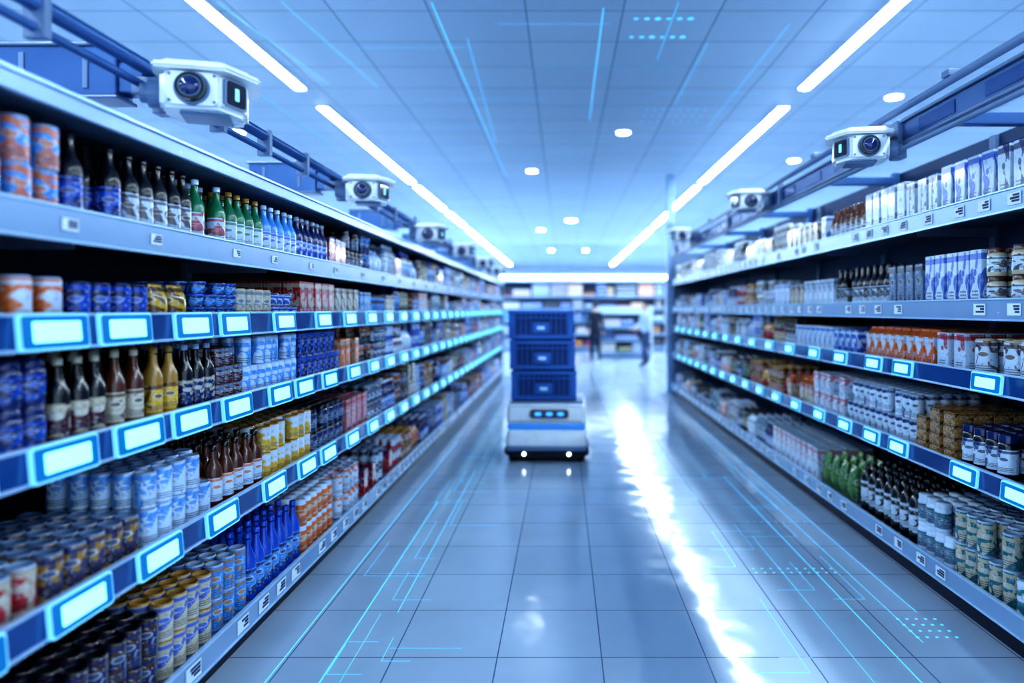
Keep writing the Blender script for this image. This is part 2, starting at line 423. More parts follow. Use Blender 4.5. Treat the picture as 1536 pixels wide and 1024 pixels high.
def level(g, spec, ystart_rand, yend, xf, side, z, maxh, depth=.42, pool=None, seed=0):
    for (y0, y1, sku) in spec: fill(g, sku, y0+.004, y1-.004, xf, side, z, depth, maxh)
    rr = random.Random(seed); y = ystart_rand
    pools = pool or (RND+DARK+DARK)
    while y < yend-.12:
        Ln = min(rr.uniform(.18, .42), yend-y)
        fill(g, rr.choice(pools), y+.004, y+Ln-.004, xf, side, z, depth, maxh)
        y += Ln

# ------------------------------------------------------------------ gondolas
XL = -1.38; XR = 1.92
LZ = [.16, .67, 1.095, 1.44, 1.735]; LTOP = 2.065
RZ = [.17, .72, 1.17, 1.5, 1.97]
def tags(parent, xs, side, rows, w=.245, h=.098):
    bm = bmesh.new()
    t = math.radians(5)
    for z, ys in rows:
        for y in ys:
            x0 = xs+side*.012
            for (ww, hh, rr_, d0, d1, mi) in ((w, h, .012, 0, .012, 0), (w-.014, h-.014, .009, .012, .0145, 1), (w-.075, h-.042, .005, .0145, .0165, 2)):
                st = len(bm.verts)
                prism(bm, rrect(ww, hh, rr_), d0, d1, mi, 'x')
                bm.verts.ensure_lookup_table()
                for v in bm.verts[st:]:
                    vx, vz = v.co.x, v.co.z
                    v.co.x = x0+side*(vx*math.cos(t)-vz*math.sin(t)+.004)
                    v.co.z = z+vz*math.cos(t)+vx*math.sin(t)
                    v.co.y = v.co.y+y
    fixn(bm)
    return mkobj('digital_price_tags', bm, ['tagframe', 'tagbezel', 'tagscreen'], parent)

def cards(parent, xs, side, zs, ya, yb, seed, step=.2, w=.085, h=.052):
    bm = bmesh.new(); rr = random.Random(seed)
    for z in zs:
        y = ya
        while y < yb:
            if rr.random() < .86:
                add_box(bm, (xs+side*.0135, y, z), (.003, w, h), 0)
                if y < 8:
                    for i in range(3):
                        ww = w*rr.uniform(.3, .75)
                        add_box(bm, (xs+side*.0155, y+side*(w*.42-ww/2), z+h*.28-i*h*.24), (.001, ww, h*(.16 if i != 1 else .2)), 1)
            y += step*rr.uniform(.8, 1.25)
    return mkobj('paper_price_cards', bm, ['paper', 'ink'], parent)

def gondola(name, xf, side, ya, yb, zs, top, depth, backm, screens):
    e = empty(name, (0, 0, 0))
    Ln = yb-ya; yc = (ya+yb)/2; xb = xf-side*depth
    cx = (xf+xb)/2
    H = top if top else 2.5
    boxes('plinth', [(cx-side*.03, yc, .05, depth-.06, Ln, .1)], ['dark'], e)
    boxes('back_panel', [(xb-side*.015, yc, H/2, .03, Ln, H-.01)], [backm], e)
    boxes('shelf_boards', [(cx, yc, z+.008, depth, Ln, .024) for z in zs], ['steel'], e)
    up = []; y = ya
    while y <= yb+.01:
        up.append((xb+side*.012, y, H/2, .03, .05, H-.02))
        for z in zs[1:]:
            up.append((xb+side*depth*.42, y, z-.03, depth*.8, .012, .05))
        y += 1.3
    boxes('uprights', up, ['steel'], e)
    r0, r1 = [], []
    for i, z in enumerate(zs):
        (r0 if screens[i] else r1).append((xf, yc, z, .02, Ln, .085))
    boxes('price_rail_blue', r0, ['railblue'], e, .003)
    boxes('price_rail_pale', r1, ['railwhite'], e, .003)
    lp = []
    for z in zs:
        lp += [(xf+side*.006, yc, z+.046, .02, Ln, .009), (xf+side*.006, yc, z-.046, .022, Ln, .010)]
    boxes('rail_lips', lp, ['lip'], e, .002)
    boxes('end_panels', [(cx, ya-.012, H/2, depth, .02, H), (cx, yb+.012, H/2, depth, .02, H)], ['steel'], e, .004)
    if top:
        boxes('canopy_board', [(cx, yc, top, depth+.04, Ln+.06, .03)], ['steel'], e)
        boxes('canopy_fascia', [(xf+side*.02, yc, top, .02, Ln+.06, .055, 0), (xf+side*.034, yc, top+.024, .012, Ln+.06, .012, 1)], ['railwhite', 'lip'], e, .003)
    return e

GL = gondola('supermarket_shelving', XL, 1, .7, 15.2, LZ, LTOP, .5, 'dark', [0, 1, 1, 1, 0])
GR = gondola('supermarket_shelving', XR, -1, 1.2, 11.7, RZ, None, .55, 'backR', [0, 1, 1, 0, 0])
tags(GL, XL, 1, [(LZ[3], [1.1, 1.45, 1.78, 2.07, 2.45, 2.76, 3.25]+[3.78+.47*i for i in range(24)]),
             (LZ[2], [1.1, 1.47, 1.82, 2.14, 2.44, 2.78, 3.2, 3.5]+[3.88+.45*i for i in range(25)]),
             (LZ[1], [1.1, 1.5, 1.88, 2.25, 2.66, 3.14, 3.54, 3.86]+[4.3+.46*i for i in range(23)])])
tags(GR, XR, -1, [(RZ[1], [1.6, 2.0, 2.4, 2.78, 3.16, 3.78, 4.11, 4.5]+[4.95+.5*i for i in range(13)]),
              (RZ[2], [1.6, 2.1, 2.55, 2.99, 3.73, 4.08, 4.57]+[5.05+.55*i for i in range(12)])], .215, .088)
cards(GL, XL, 1, [LZ[0]], .8, 15, 1, .17, .1, .058); cards(GL, XL, 1, [LZ[4]], .8, 15, 2, .45, .06, .035)
cards(GR, XR, -1, [RZ[0], RZ[3], RZ[4]], 1.3, 11.5, 3, .22)

g = Group(); o = .022; xf = XL-.012
level(g, [(.75, 1.3, S('can', .075, .125, 'silver', 'amber', 'cream', 'silver', 2)), (1.3, 1.6, S('can', .075, .125, 'silver', 'orange', 'lblue', 'gold', 2)),
          (1.6, 1.9, S('can', .075, .125, 'silver', 'lblue', 'orange', 'silver', 2)),
          (1.9, 2.16, S('bottle', .076, .265, 'glass', 'blue', 'navy', 'black')), (2.16, 2.56, S('bottle', .074, .26, 'glass', 'white', 'brown', 'black')),
          (2.56, 2.82, S('bottle', .074, .25, 'green', 'white', 'red', 'white')), (2.82, 3.15, S('bottle', .074, .245, 'green', 'white', 'green', 'gold')),
          (3.15, 3.55, S('bottle', .072, .24, 'lblue', 'white', 'blue', 'white')), (3.55, 4.0, S('bottle', .072, .24, 'navy', 'blue', 'white', 'silver'))],
      4.0, 15.1, xf, 1, LZ[4]+o, .28, seed=5)
level(g, [(.75, 1.4, S('can', .078, .125, 'silver', 'blue', 'lblue', 'silver')), (1.4, 1.7, S('can', .08, .13, 'gold', 'cream', 'orange', 'cream')), (1.7, 1.92, S('can', .078, .128, 'silver', 'orange', 'white', 'silver')),
          (1.92, 2.3, S('can', .075, .12, 'navy', 'navy', 'blue', 'navy')), (2.3, 2.56, S('pouch', .1, .13, 'gold', 'yellow', 'brown', 'gold')),
          (2.56, 2.9, S('cup', .07, .05, 'blue', 'lblue', 'navy', 'blue', 3)), (2.9, 3.25, S('can', .07, .13, 'cream', 'cream', 'grey', 'cream')),
          (3.25, 3.55, S('cup', .07, .06, 'navy', 'blue', 'white', 'navy', 2)), (3.55, 4.1, S('box', .1, .19, 'red', 'red', 'cream', 'red')), (4.1, 4.6, S('box', .1, .17, 'cream', 'cream', 'brown', 'cream'))],
      4.6, 15.1, xf, 1, LZ[3]+o, .235, seed=11)
level(g, [(.75, 1.85, S('jar', .082, .125, 'navy', 'navy', 'blue', 'navy', 2)), (1.85, 2.08, S('bottle', .066, .245, 'glass', 'dred', 'cream', 'cream')),
          (2.08, 2.28, S('bottle', .066, .25, 'amber', 'cream', 'amber', 'cream')), (2.28, 2.48, S('bottle', .066, .25, 'gold', 'yellow', 'brown', 'gold')), (2.48, 2.72, S('bottle', .066, .25, 'glass', 'navy', 'cream', 'silver')),
          (2.72, 2.95, S('can', .07, .075, 'dred', 'dred', 'grey', 'dred', 3)), (2.95, 3.55, S('can', .068, .13, 'silver', 'lblue', 'white', 'silver', 2)),
          (3.55, 4.2, S('box', .085, .13, 'navy', 'navy', 'blue', 'navy', 2)), (4.2, 4.6, S('box', .09, .19, 'orange', 'orange', 'cream', 'orange'))],
      4.6, 15.1, xf, 1, LZ[2]+o, .285, seed=17)
level(g, [(.75, 1.55, S('can', .08, .13, 'silver', 'dred', 'cream', 'silver')), (1.55, 1.82, S('can', .08, .13, 'silver', 'red', 'cream', 'silver')), (1.82, 2.25, S('can', .08, .13, 'gold', 'gold', 'navy', 'grey')),
          (2.25, 2.7, S('can', .075, .125, 'silver', 'white', 'lblue', 'silver', 2)), (2.7, 3.15, S('bottle', .076, .25, 'amber', 'white', 'orange', 'black')),
          (3.15, 3.75, S('can', .075, .125, 'gold', 'yellow', 'white', 'gold', 2)), (3.75, 4.3, S('jar', .08, .12, 'navy', 'grey', 'navy', 'black', 2)), (4.3, 4.8, S('box', .1, .22, 'pink', 'pink', 'red', 'white'))],
      4.8, 15.1, xf, 1, LZ[1]+o, .36, seed=23)
level(g, [(.75, 1.75, S('can', .08, .14, 'black', 'brown', 'black', 'black', 2)), (1.75, 2.35, S('can', .08, .13, 'grey', 'brown', 'navy', 'black', 2)),
          (2.35, 2.7, S('can', .08, .135, 'gold', 'cream', 'blue', 'gold', 2)), (2.7, 3.0, S('can', .078, .135, 'gold', 'lblue', 'gold', 'silver', 2)), (3.0, 3.6, S('bottle', .08, .3, 'blue', 'lblue', 'navy', 'blue')),
          (3.6, 4.1, S('jar', .08, .14, 'orange', 'orange', 'cream', 'white', 2)), (4.1, 4.7, S('can', .08, .14, 'silver', 'white', 'orange', 'silver', 2))],
      4.7, 15.1, xf, 1, LZ[0]+o, .42, seed=29)
build_group(g, (.90, .98, 1.1))

g = Group(); xf = XR+.012
level(g, [(1.3, 2.6, S('box', .1, .2, 'white', 'white', 'red', 'white')), (2.6, 3.0, S('box', .085, .24, 'navy', 'white', 'navy', 'navy')), (3.0, 3.45, S('box', .09, .24, 'grey', 'white', 'blue', 'blue')),
          (3.45, 3.8, S('box', .09, .22, 'grey', 'white', 'navy', 'white')), (3.8, 4.3, S('box', .09, .24, 'white', 'white', 'grey', 'white')), (4.3, 4.9, S('bottle', .08, .22, 'amber', 'white', 'brown', 'brown'))],
      4.9, 11.6, xf, -1, RZ[4]+o, .3, .46, LIGHT, 31)
level(g, [(1.3, 3.1, S('jar', .085, .13, 'cream', 'white', 'brown', 'brown', 2)), (3.1, 3.6, S('box', .09, .26, 'white', 'white', 'blue', 'white')), (3.6, 4.0, S('box', .085, .23, 'black', 'grey', 'black', 'black')),
          (4.0, 4.8, S('bottle', .08, .26, 'black', 'white', 'black', 'black')), (4.8, 5.4, S('box', .09, .2, 'white', 'white', 'grey', 'white'))],
      5.4, 11.6, xf, -1, RZ[3]+o, .38, .46, LIGHT+RND[:8], 37)
level(g, [(1.3, 3.2, S('can', .1, .17, 'silver', 'white', 'amber', 'cream')), (3.2, 3.5, S('box', .1, .19, 'white', 'white', 'red', 'orange')), (3.5, 4.4, S('carton', .09, .2, 'orange', 'orange', 'white', 'white')),
          (4.4, 4.8, S('box', .09, .17, 'blue', 'blue', 'white', 'navy')), (4.8, 5.6, S('box', .09, .18, 'white', 'white', 'blue', 'white'))],
      5.6, 11.6, xf, -1, RZ[2]+o, .26, .46, LIGHT+RND, 41)
level(g, [(1.3, 3.3, S('jar', .09, .2, 'black', 'white', 'navy', 'navy')), (3.3, 3.7, S('box', .1, .06, 'gold', 'gold', 'brown', 'cream', 4)), (3.7, 4.6, S('can', .08, .14, 'silver', 'white', 'navy', 'silver', 2)),
          (4.6, 5.2, S('box', .1, .14, 'white', 'white', 'pink', 'white', 2)), (5.2, 5.8, S('carton', .09, .2, 'orange', 'cream', 'red', 'white'))],
      5.8, 11.6, xf, -1, RZ[1]+o, .34, .46, LIGHT+RND, 43)
level(g, [(1.3, 2.9, S('can', .085, .16, 'teal', 'teal', 'white', 'grey', 2)), (2.9, 3.35, S('can', .085, .16, 'dgreen', 'teal', 'cream', 'silver', 2)), (3.35, 3.7, S('jar', .085, .15, 'white', 'grey', 'teal', 'white', 2)),
          (3.7, 4.5, S('pet', .09, .3, 'black', 'black', 'white', 'black')), (4.5, 5.1, S('pouch', .12, .24, 'lime', 'green', 'lime', 'lime')), (5.1, 6.2, S('box', .11, .24, 'white', 'white', 'pink', 'white'))],
      6.2, 11.6, xf, -1, RZ[0]+o, .42, .46, LIGHT+RND, 47)
build_group(g, (.94, .99, 1.06))

# ------------------------------------------------------------------ far shelving facing camera
def far_gondola(xa, xb, y, zs, H, light, seed):
    e = empty('end_wall_shelving', (0, 0, 0)); cx = (xa+xb)/2; Ln = xb-xa
    boxes('back_panel', [(cx, y+.5, H/2, Ln, .04, H)], ['backR'], e)
    boxes('plinth', [(cx, y+.27, .05, Ln, .42, .1)], ['steel'], e)
    boxes('shelf_boards', [(cx, y+.24, z, Ln, .48, .03) for z in zs], ['steel'], e)
    boxes('price_rails', [(cx, y-.01, z, Ln, .02, .06) for z in zs], ['railwhite'], e, .004)
    boxes('side_panels', [(x, y+.25, H/2, .04, .52, H) for x in (xa-.02, xb+.02)], ['wall'], e, .004)
    boxes('header', [(cx, y+.2, H+.12, Ln+.1, .56, .24)], ['wallblue'], e, .01)
    if light: boxes('header_lamp', [(cx, y-.12, H+.16, Ln+.1, .04, .09)], ['ledwhite'], e, .005)
    g = Group(); rr = random.Random(seed)
    for zi, z in enumerate(zs):
        x = xa+.03
        top = (zs[zi+1] if zi+1 < len(zs) else H)-z-.06
        while x < xb-.15:
            Ln2 = min(rr.uniform(.3, .8), xb-x-.03); sku = rr.choice(RND+LIGHT+DARK+DARK); n = max(1, int(Ln2/sku['w']))
            _sku[0] += 1
            hh = min(sku['h']*1.15, .3); ns = max(1, int(top/hh))
            for i in range(n):
                for s_ in range(ns):
                    g.add(sku['k'], False, (x+(i+.5)*sku['w'], y+.08, z+.017+s_*hh), (sku['w']*.47, sku['w']*.47, hh), -math.pi/2, sku['c'], _sku[0]*3)
            x += Ln2+.02
    build_group(g)
far_gondola(-2.2, 3.7, 24, [.15, .6, 1.05, 1.5, 1.95], 2.5, True, 3)
far_gondola(1.1, 2.7, 20.5, [.15, .55, .95], 1.35, False, 9)

# ------------------------------------------------------------------ post
e = empty('ceiling_support_post', (1.92, 11.95, 0))
boxes('post', [(0, 0, CE/2, .13, .1, CE-.002)], ['railwhite'], e, .01)
boxes('base_plate', [(0, 0, .012, .22, .2, .02)], ['steel'], e, .004)
boxes('slot_strip', [(0, -.052, .3+i*.12, .03, .006, .07) for i in range(28)], ['steel'], e)
boxes('collar', [(0, 0, z, .16, .13, .05) for z in (1.0, 2.0, 3.0)], ['steel'], e, .006)

# ------------------------------------------------------------------ security cameras
def security_camera(x, y, z, mir, yaw=0., s=1.0):
    e = empty('security_camera', (x, y, z), yaw)
    def mx(pts): return pts if mir > 0 else [(-a, b) for a, b in pts][::-1]
    bm = bmesh.new()
    prism(bm, mx([(-.135, -.06), (.06, -.085), (.135, .02), (.125, .17), (-.12, .17), (-.15, .05)]), -.085, .045)
    fixn(bm); bmesh.ops.bevel(bm, geom=list(bm.edges), offset=.016, segments=3, affect='EDGES')
    mkobj('body', bm, ['white'], e)
    bm = bmesh.new()
    prism(bm, mx([(-.155, -.09), (.08, -.12), (.18, .0), (.16, .22), (-.14, .22), (-.17, .04)]), .042, .064)
    fixn(bm); bmesh.ops.bevel(bm, geom=list(bm.edges), offset=.008, segments=2, affect='EDGES')
    mkobj('hood_brim', bm, ['white'], e)
    bm = bmesh.new()
    lo = mx([(-.145, -.07), (.07, -.1), (.16, .01), (.145, .21), (-.13, .21), (-.155, .04)])
    hi = [(p[0]*.84, p[1]*.8+.02) for p in lo]
    vl = [bm.verts.new((p[0], p[1], .062)) for p in lo]; vh = [bm.verts.new((p[0], p[1], .09)) for p in hi]
    bm.faces.new(vh); bm.faces.new(vl[::-1])
    for i in range(6): bm.faces.new((vl[i], vl[(i+1) % 6], vh[(i+1) % 6], vh[i]))
    fixn(bm); bmesh.ops.bevel(bm, geom=list(bm.edges), offset=.006, segments=2, affect='EDGES')
    mkobj('hood_cap', bm, ['white'], e)
    lx = -.03*mir; ang = math.atan2(-.025, .195)*mir
    le = empty('lens_unit', (lx, -.0745, -.02), ang); le.parent = e
    bm = bmesh.new(); prism(bm, rrect(.165, .115, .018), -.008, .004, 0, 'y'); fixn(bm); mkobj('face_plate', bm, ['white'], le)
    for nm, r0, r1, d0, d1, m in (('bezel', .06, .056, -.004, -.016, 'greyp'), ('barrel', .051, .047, -.014, -.036, 'blackg'), ('inner_ring', .038, .036, -.03, -.039, 'greyp'), ('iris', .033, .033, -.03, -.0405, 'blackg')):
        bm = bmesh.new(); n = 32
        A = [bm.verts.new((r0*math.cos(2*math.pi*i/n), d0, r0*math.sin(2*math.pi*i/n))) for i in range(n)]
        B = [bm.verts.new((r1*math.cos(2*math.pi*i/n), d1, r1*math.sin(2*math.pi*i/n))) for i in range(n)]
        bm.faces.new(A); bm.faces.new(B[::-1])
        for i in range(n): bm.faces.new((A[i], A[(i+1) % n], B[(i+1) % n], B[i]))
        fixn(bm); mkobj(nm, bm, [m], le)
    bm = bmesh.new(); bmesh.ops.create_uvsphere(bm, u_segments=24, v_segments=12, radius=.031)
    for v in bm.verts: v.co.y = v.co.y*.5-.038
    mkobj('lens_glass', bm, ['lens'], le, True)
    bm = bmesh.new()
    for sx in (-.072, .072):
        for sz in (-.046, .046): prism(bm, [(p[0]+sx, p[1]+sz) for p in circ(.005, 10)], -.012, -.007, 0, 'y')
    fixn(bm); mkobj('screws', bm, ['greyp'], le)
    p1, p2 = Vector((.06, -.085, 0)), Vector((.135, .02, 0))
    mid = (p1+p2)/2; d = (p2-p1).normalized()
    wa = math.atan2(d.y, d.x)
    we = empty('side_window', (mid.x*mir, mid.y, -.018), wa if mir > 0 else -wa); we.parent = e
    bm = bmesh.new(); prism(bm, rrect(.105, .1, .012), -.008, .004, 0, 'y'); fixn(bm); mkobj('window_frame', bm, ['greyp'], we)
    bm = bmesh.new(); prism(bm, rrect(.088, .084, .01), -.011, -.008, 0, 'y'); fixn(bm); mkobj('window_glass', bm, ['blackg'], we)
    bm = bmesh.new(); prism(bm, rrect(.02, .045, .004), -.0125, -.011, 0, 'y'); fixn(bm); mkobj('window_inset', bm, ['tagframe'], we)  # small pale self-lit plate on the dark glass
    bm = bmesh.new()
    tube(bm, [(-.14*mir, .04, -.02), (-.185*mir, .04, -.02)], .05, 20)
    tube(bm, [(-.18*mir, .04, -.02), (-.21*mir, .04, -.02)], .035, 16)
    mkobj('knuckle', bm, ['greyp'], e, False)
    boxes('bottom_plate', [(0, .05, -.09, .16, .14, .012)], ['greyp'], e, .004)
    e.scale = (s, s, s)
    return e
camL = [(2.33, 2.265), (4.27, 2.27), (6.3, 2.225), (8.4, 2.25), (10.6, 2.25), (12.8, 2.25)]
for i, (y, z) in enumerate(camL): security_camera(-1.25, y, z, 1, math.radians((20, 13, 10, 8, 6, 6)[i]), .97)
camR = [(3.5, 2.36), (5.67, 2.43), (8.9, 2.50)]
for i, (y, z) in enumerate(camR): security_camera(1.56, y, z, -1, math.radians((-16, -11, -8)[i]), .97)

e = empty('camera_mounting_rail', (0, 0, 0))
bm = bmesh.new()
tube(bm, [(-1.5, .6, 2.37), (-1.5, 14.8, 2.37)], .026, 14)
tube(bm, [(-1.5, .6, 2.30), (-1.5, 14.8, 2.30)], .014, 10)
mkobj('conduit_pipes', bm, ['beam'], e, True)
br = []; arm = []; cl = []
for y, z in camL:
    y += .12
    br += [(-1.83, y, 2.36, .44, .1, .18), (-1.6, y, 2.34, .16, .075, .11), (-1.6, y, 2.415, .1, .09, .03)]
    arm += [(-1.48, y-.02, 2.31, .16, .055, .06), (-1.44, y-.04, z, .06, .06, .13), (-1.83, y, 2.455, .46, .12, .012), (-1.83, y, 2.265, .46, .12, .012)]
    br += [(-1.86, y, 2.18, .06, .06, .2), (-1.86, y, 2.087, .12, .12, .012)]
    for dy in (-.55, .45, .9): cl.append((-1.5, y+dy, 2.335, .065, .03, .13))
    arm += [(-1.5, y+.35, 2.42, .03, .08, .04)]
    cl += [(-1.72, y-.052, 2.36, .02, .006, .13), (-1.95, y-.052, 2.36, .02, .006, .13)]
boxes('bracket_boxes', br, ['beam'], e, .008)
boxes('bracket_arms', arm, ['greyp'], e, .005)
boxes('pipe_clamps', cl, ['greyp'], e, .004)

e = empty('camera_mounting_rail', (0, 0, 0))
boxes('main_beam', [(1.8, 6.0, 2.42, .06, 9.6, .10, 0), (1.8, 6.0, 2.48, .09, 9.6, .015, 1), (1.8, 6.0, 2.365, .09, 9.6, .015, 1)], ['beam', 'greyp'], e, .004)
bm = bmesh.new(); tube(bm, [(1.74, 1.3, 2.53), (1.74, 10.7, 2.53)], .02, 10); tube(bm, [(1.75, 1.3, 2.33), (1.75, 10.7, 2.33)], .012, 8)
mkobj('conduit_pipes', bm, ['greyp'], e, True)
arm = []; br = []; dk = []
for y, z in camR:
    arm += [(1.765, y+.02, z-.02, .06, .07, .1), (1.77, y+.02, (z+2.42)/2, .05, .08, abs(z-2.42)+.14), (1.78, y+.25, 2.45, .1, .14, .16)]
for i in range(18): dk.append((1.768, 1.6+i*.52, 2.42, .006, .3, .06))
for y in (1.6, 3.3, 4.9, 6.6, 8.2, 9.9):
    br += [(2.13, y, 2.44, .62, .05, .06), (2.44, y, 2.40, .05, .06, .2)]
    arm += [(1.76, y+.5, 2.44, .04, .05, .18), (1.74, y-.3, 2.56, .05, .06, .03)]
boxes('support_arms', br, ['beam'], e, .006)
boxes('camera_brackets', arm, ['greyp'], e, .005)
boxes('beam_slots', dk, ['railblue'], e)

# ------------------------------------------------------------------ delivery robot
R = empty('delivery_robot', (-.156, 6.5+.38, 0), math.radians(-1.5))
rbox('lower_body', (0, 0, .235), (.81, .82, .2), 'white', R, .06, 5, (.96, .96))
rbox('bumper', (0, -.01, .15), (.78, .80, .06), 'greyp', R, .025, 4)
rbox('undercarriage', (0, 0, .085), (.7, .7, .1), 'blackr', R, .02, 3)
rbox('waist_band', (0, 0, .36), (.76, .76, .07), 'blueband', R, .02, 3)
rbox('upper_body', (0, 0, .475), (.78, .77, .21), 'white', R, .045, 5, (.985, .985))
rbox('deck', (0, 0, .585), (.72, .7, .025), 'greyp', R, .01, 2)
bm = bmesh.new(); prism(bm, rrect(.38, .085, .03, 5), -.014, .012, 0, 'y'); fixn(bm); mkobj('display_panel', bm, ['blackg'], R, False, (.03, -.388, .485))
bm = bmesh.new()
for x in (-.11, 0, .11): prism(bm, [(p[0]+x, p[1]) for p in rrect(.06, .03, .013, 4)], -.018, -.0145, 0, 'y')
fixn(bm); mkobj('display_eyes', bm, ['ledblue'], R, False, (.03, -.388, .485))
bm = bmesh.new()
for x in (-.22, .22): prism(bm, [(p[0]+x, p[1]) for p in circ(.014, 16)], -.012, .01, 0, 'y')
fixn(bm); mkobj('headlights', bm, ['ledwhite'], R, False, (0, -.352, .085))
bm = bmesh.new()
for sx in (-1, 1):
    for y in (-.24, .24):
        st = len(bm.verts); prism(bm, circ(.075, 24), sx*.34-.035, sx*.34+.035, 0, 'x'); bm.verts.ensure_lookup_table()
        for v in bm.verts[st:]: v.co.y += y; v.co.z += .0755
fixn(bm); bmesh.ops.bevel(bm, geom=[ed for ed in bm.edges if abs(ed.verts[0].co.x-ed.verts[1].co.x) < .001], offset=.01, segments=2, affect='EDGES')
mkobj('wheels', bm, ['blackr'], R)
rbox('wheel_guards', (0, -.1, .11), (.83, .5, .09), 'blackr', R, .03, 3)
boxes('seam_line', [(0, -.3865, .41, .7, .004, .006), (0, -.384, .555, .7, .004, .004)], ['greyp'], R)

def crate(x, z, parent, h=.295):
    e = empty('storage_crate', (x, -.03, z)); e.parent = parent
    w, d = .62, .52; L = []
    for sx in (-1, 1): L.append((sx*(w/2-.02), 0, h/2, .012, d-.05, h-.02))
    for sy in (-1, 1): L.append((0, sy*(d/2-.02), h/2, w-.05, .012, h-.02))
    L.append((0, 0, .012, w-.04, d-.04, .02))
    boxes('inner_walls', L, ['crated'], e)
    L = []
    for zz, t, g_ in ((h-.02, .035, .03), (.03, .04, 0), (h*.74, .014, .005)):
        L += [(0, -d/2, zz, w+g_, .025, t), (0, d/2, zz, w+g_, .025, t), (-w/2, 0, zz, .025, d+g_, t), (w/2, 0, zz, .025, d+g_, t)]
    for sx in (-1, 1):
        for sy in (-1, 1): L.append((sx*(w/2-.02), sy*(d/2-.015), h/2, .06, .045, h-.03))
    for sy in (-1, 1):
        for i in range(11):
            xx = -w/2+.06+(w-.12)*i/10
            if abs(xx) < .075: L.append((xx, sy*(d/2-.006), h*.82, .01, .02, h*.16))
            else: L.append((xx, sy*(d/2-.006), h*.5, .01, .02, h*.8))
        L.append((0, sy*(d/2-.004), h*.4, .17, .022, .11))
        L.append((0, sy*(d/2), h*.4, .19, .018, .012))
    for sx in (-1, 1):
        for i in range(9): L.append((sx*(w/2-.006), -d/2+.05+(d-.1)*i/8, h*.5, .02, .01, h*.8))
    boxes('ribs_and_rims', L, ['crate'], e, .003)
    boxes('label_plate', [(0, -d/2-.009, h*.4, .075, .004, .03)], ['lip'], e)
crate(-.03, .6, R); crate(-.045, .9, R, .295); crate(-.058, 1.2, R, .295)

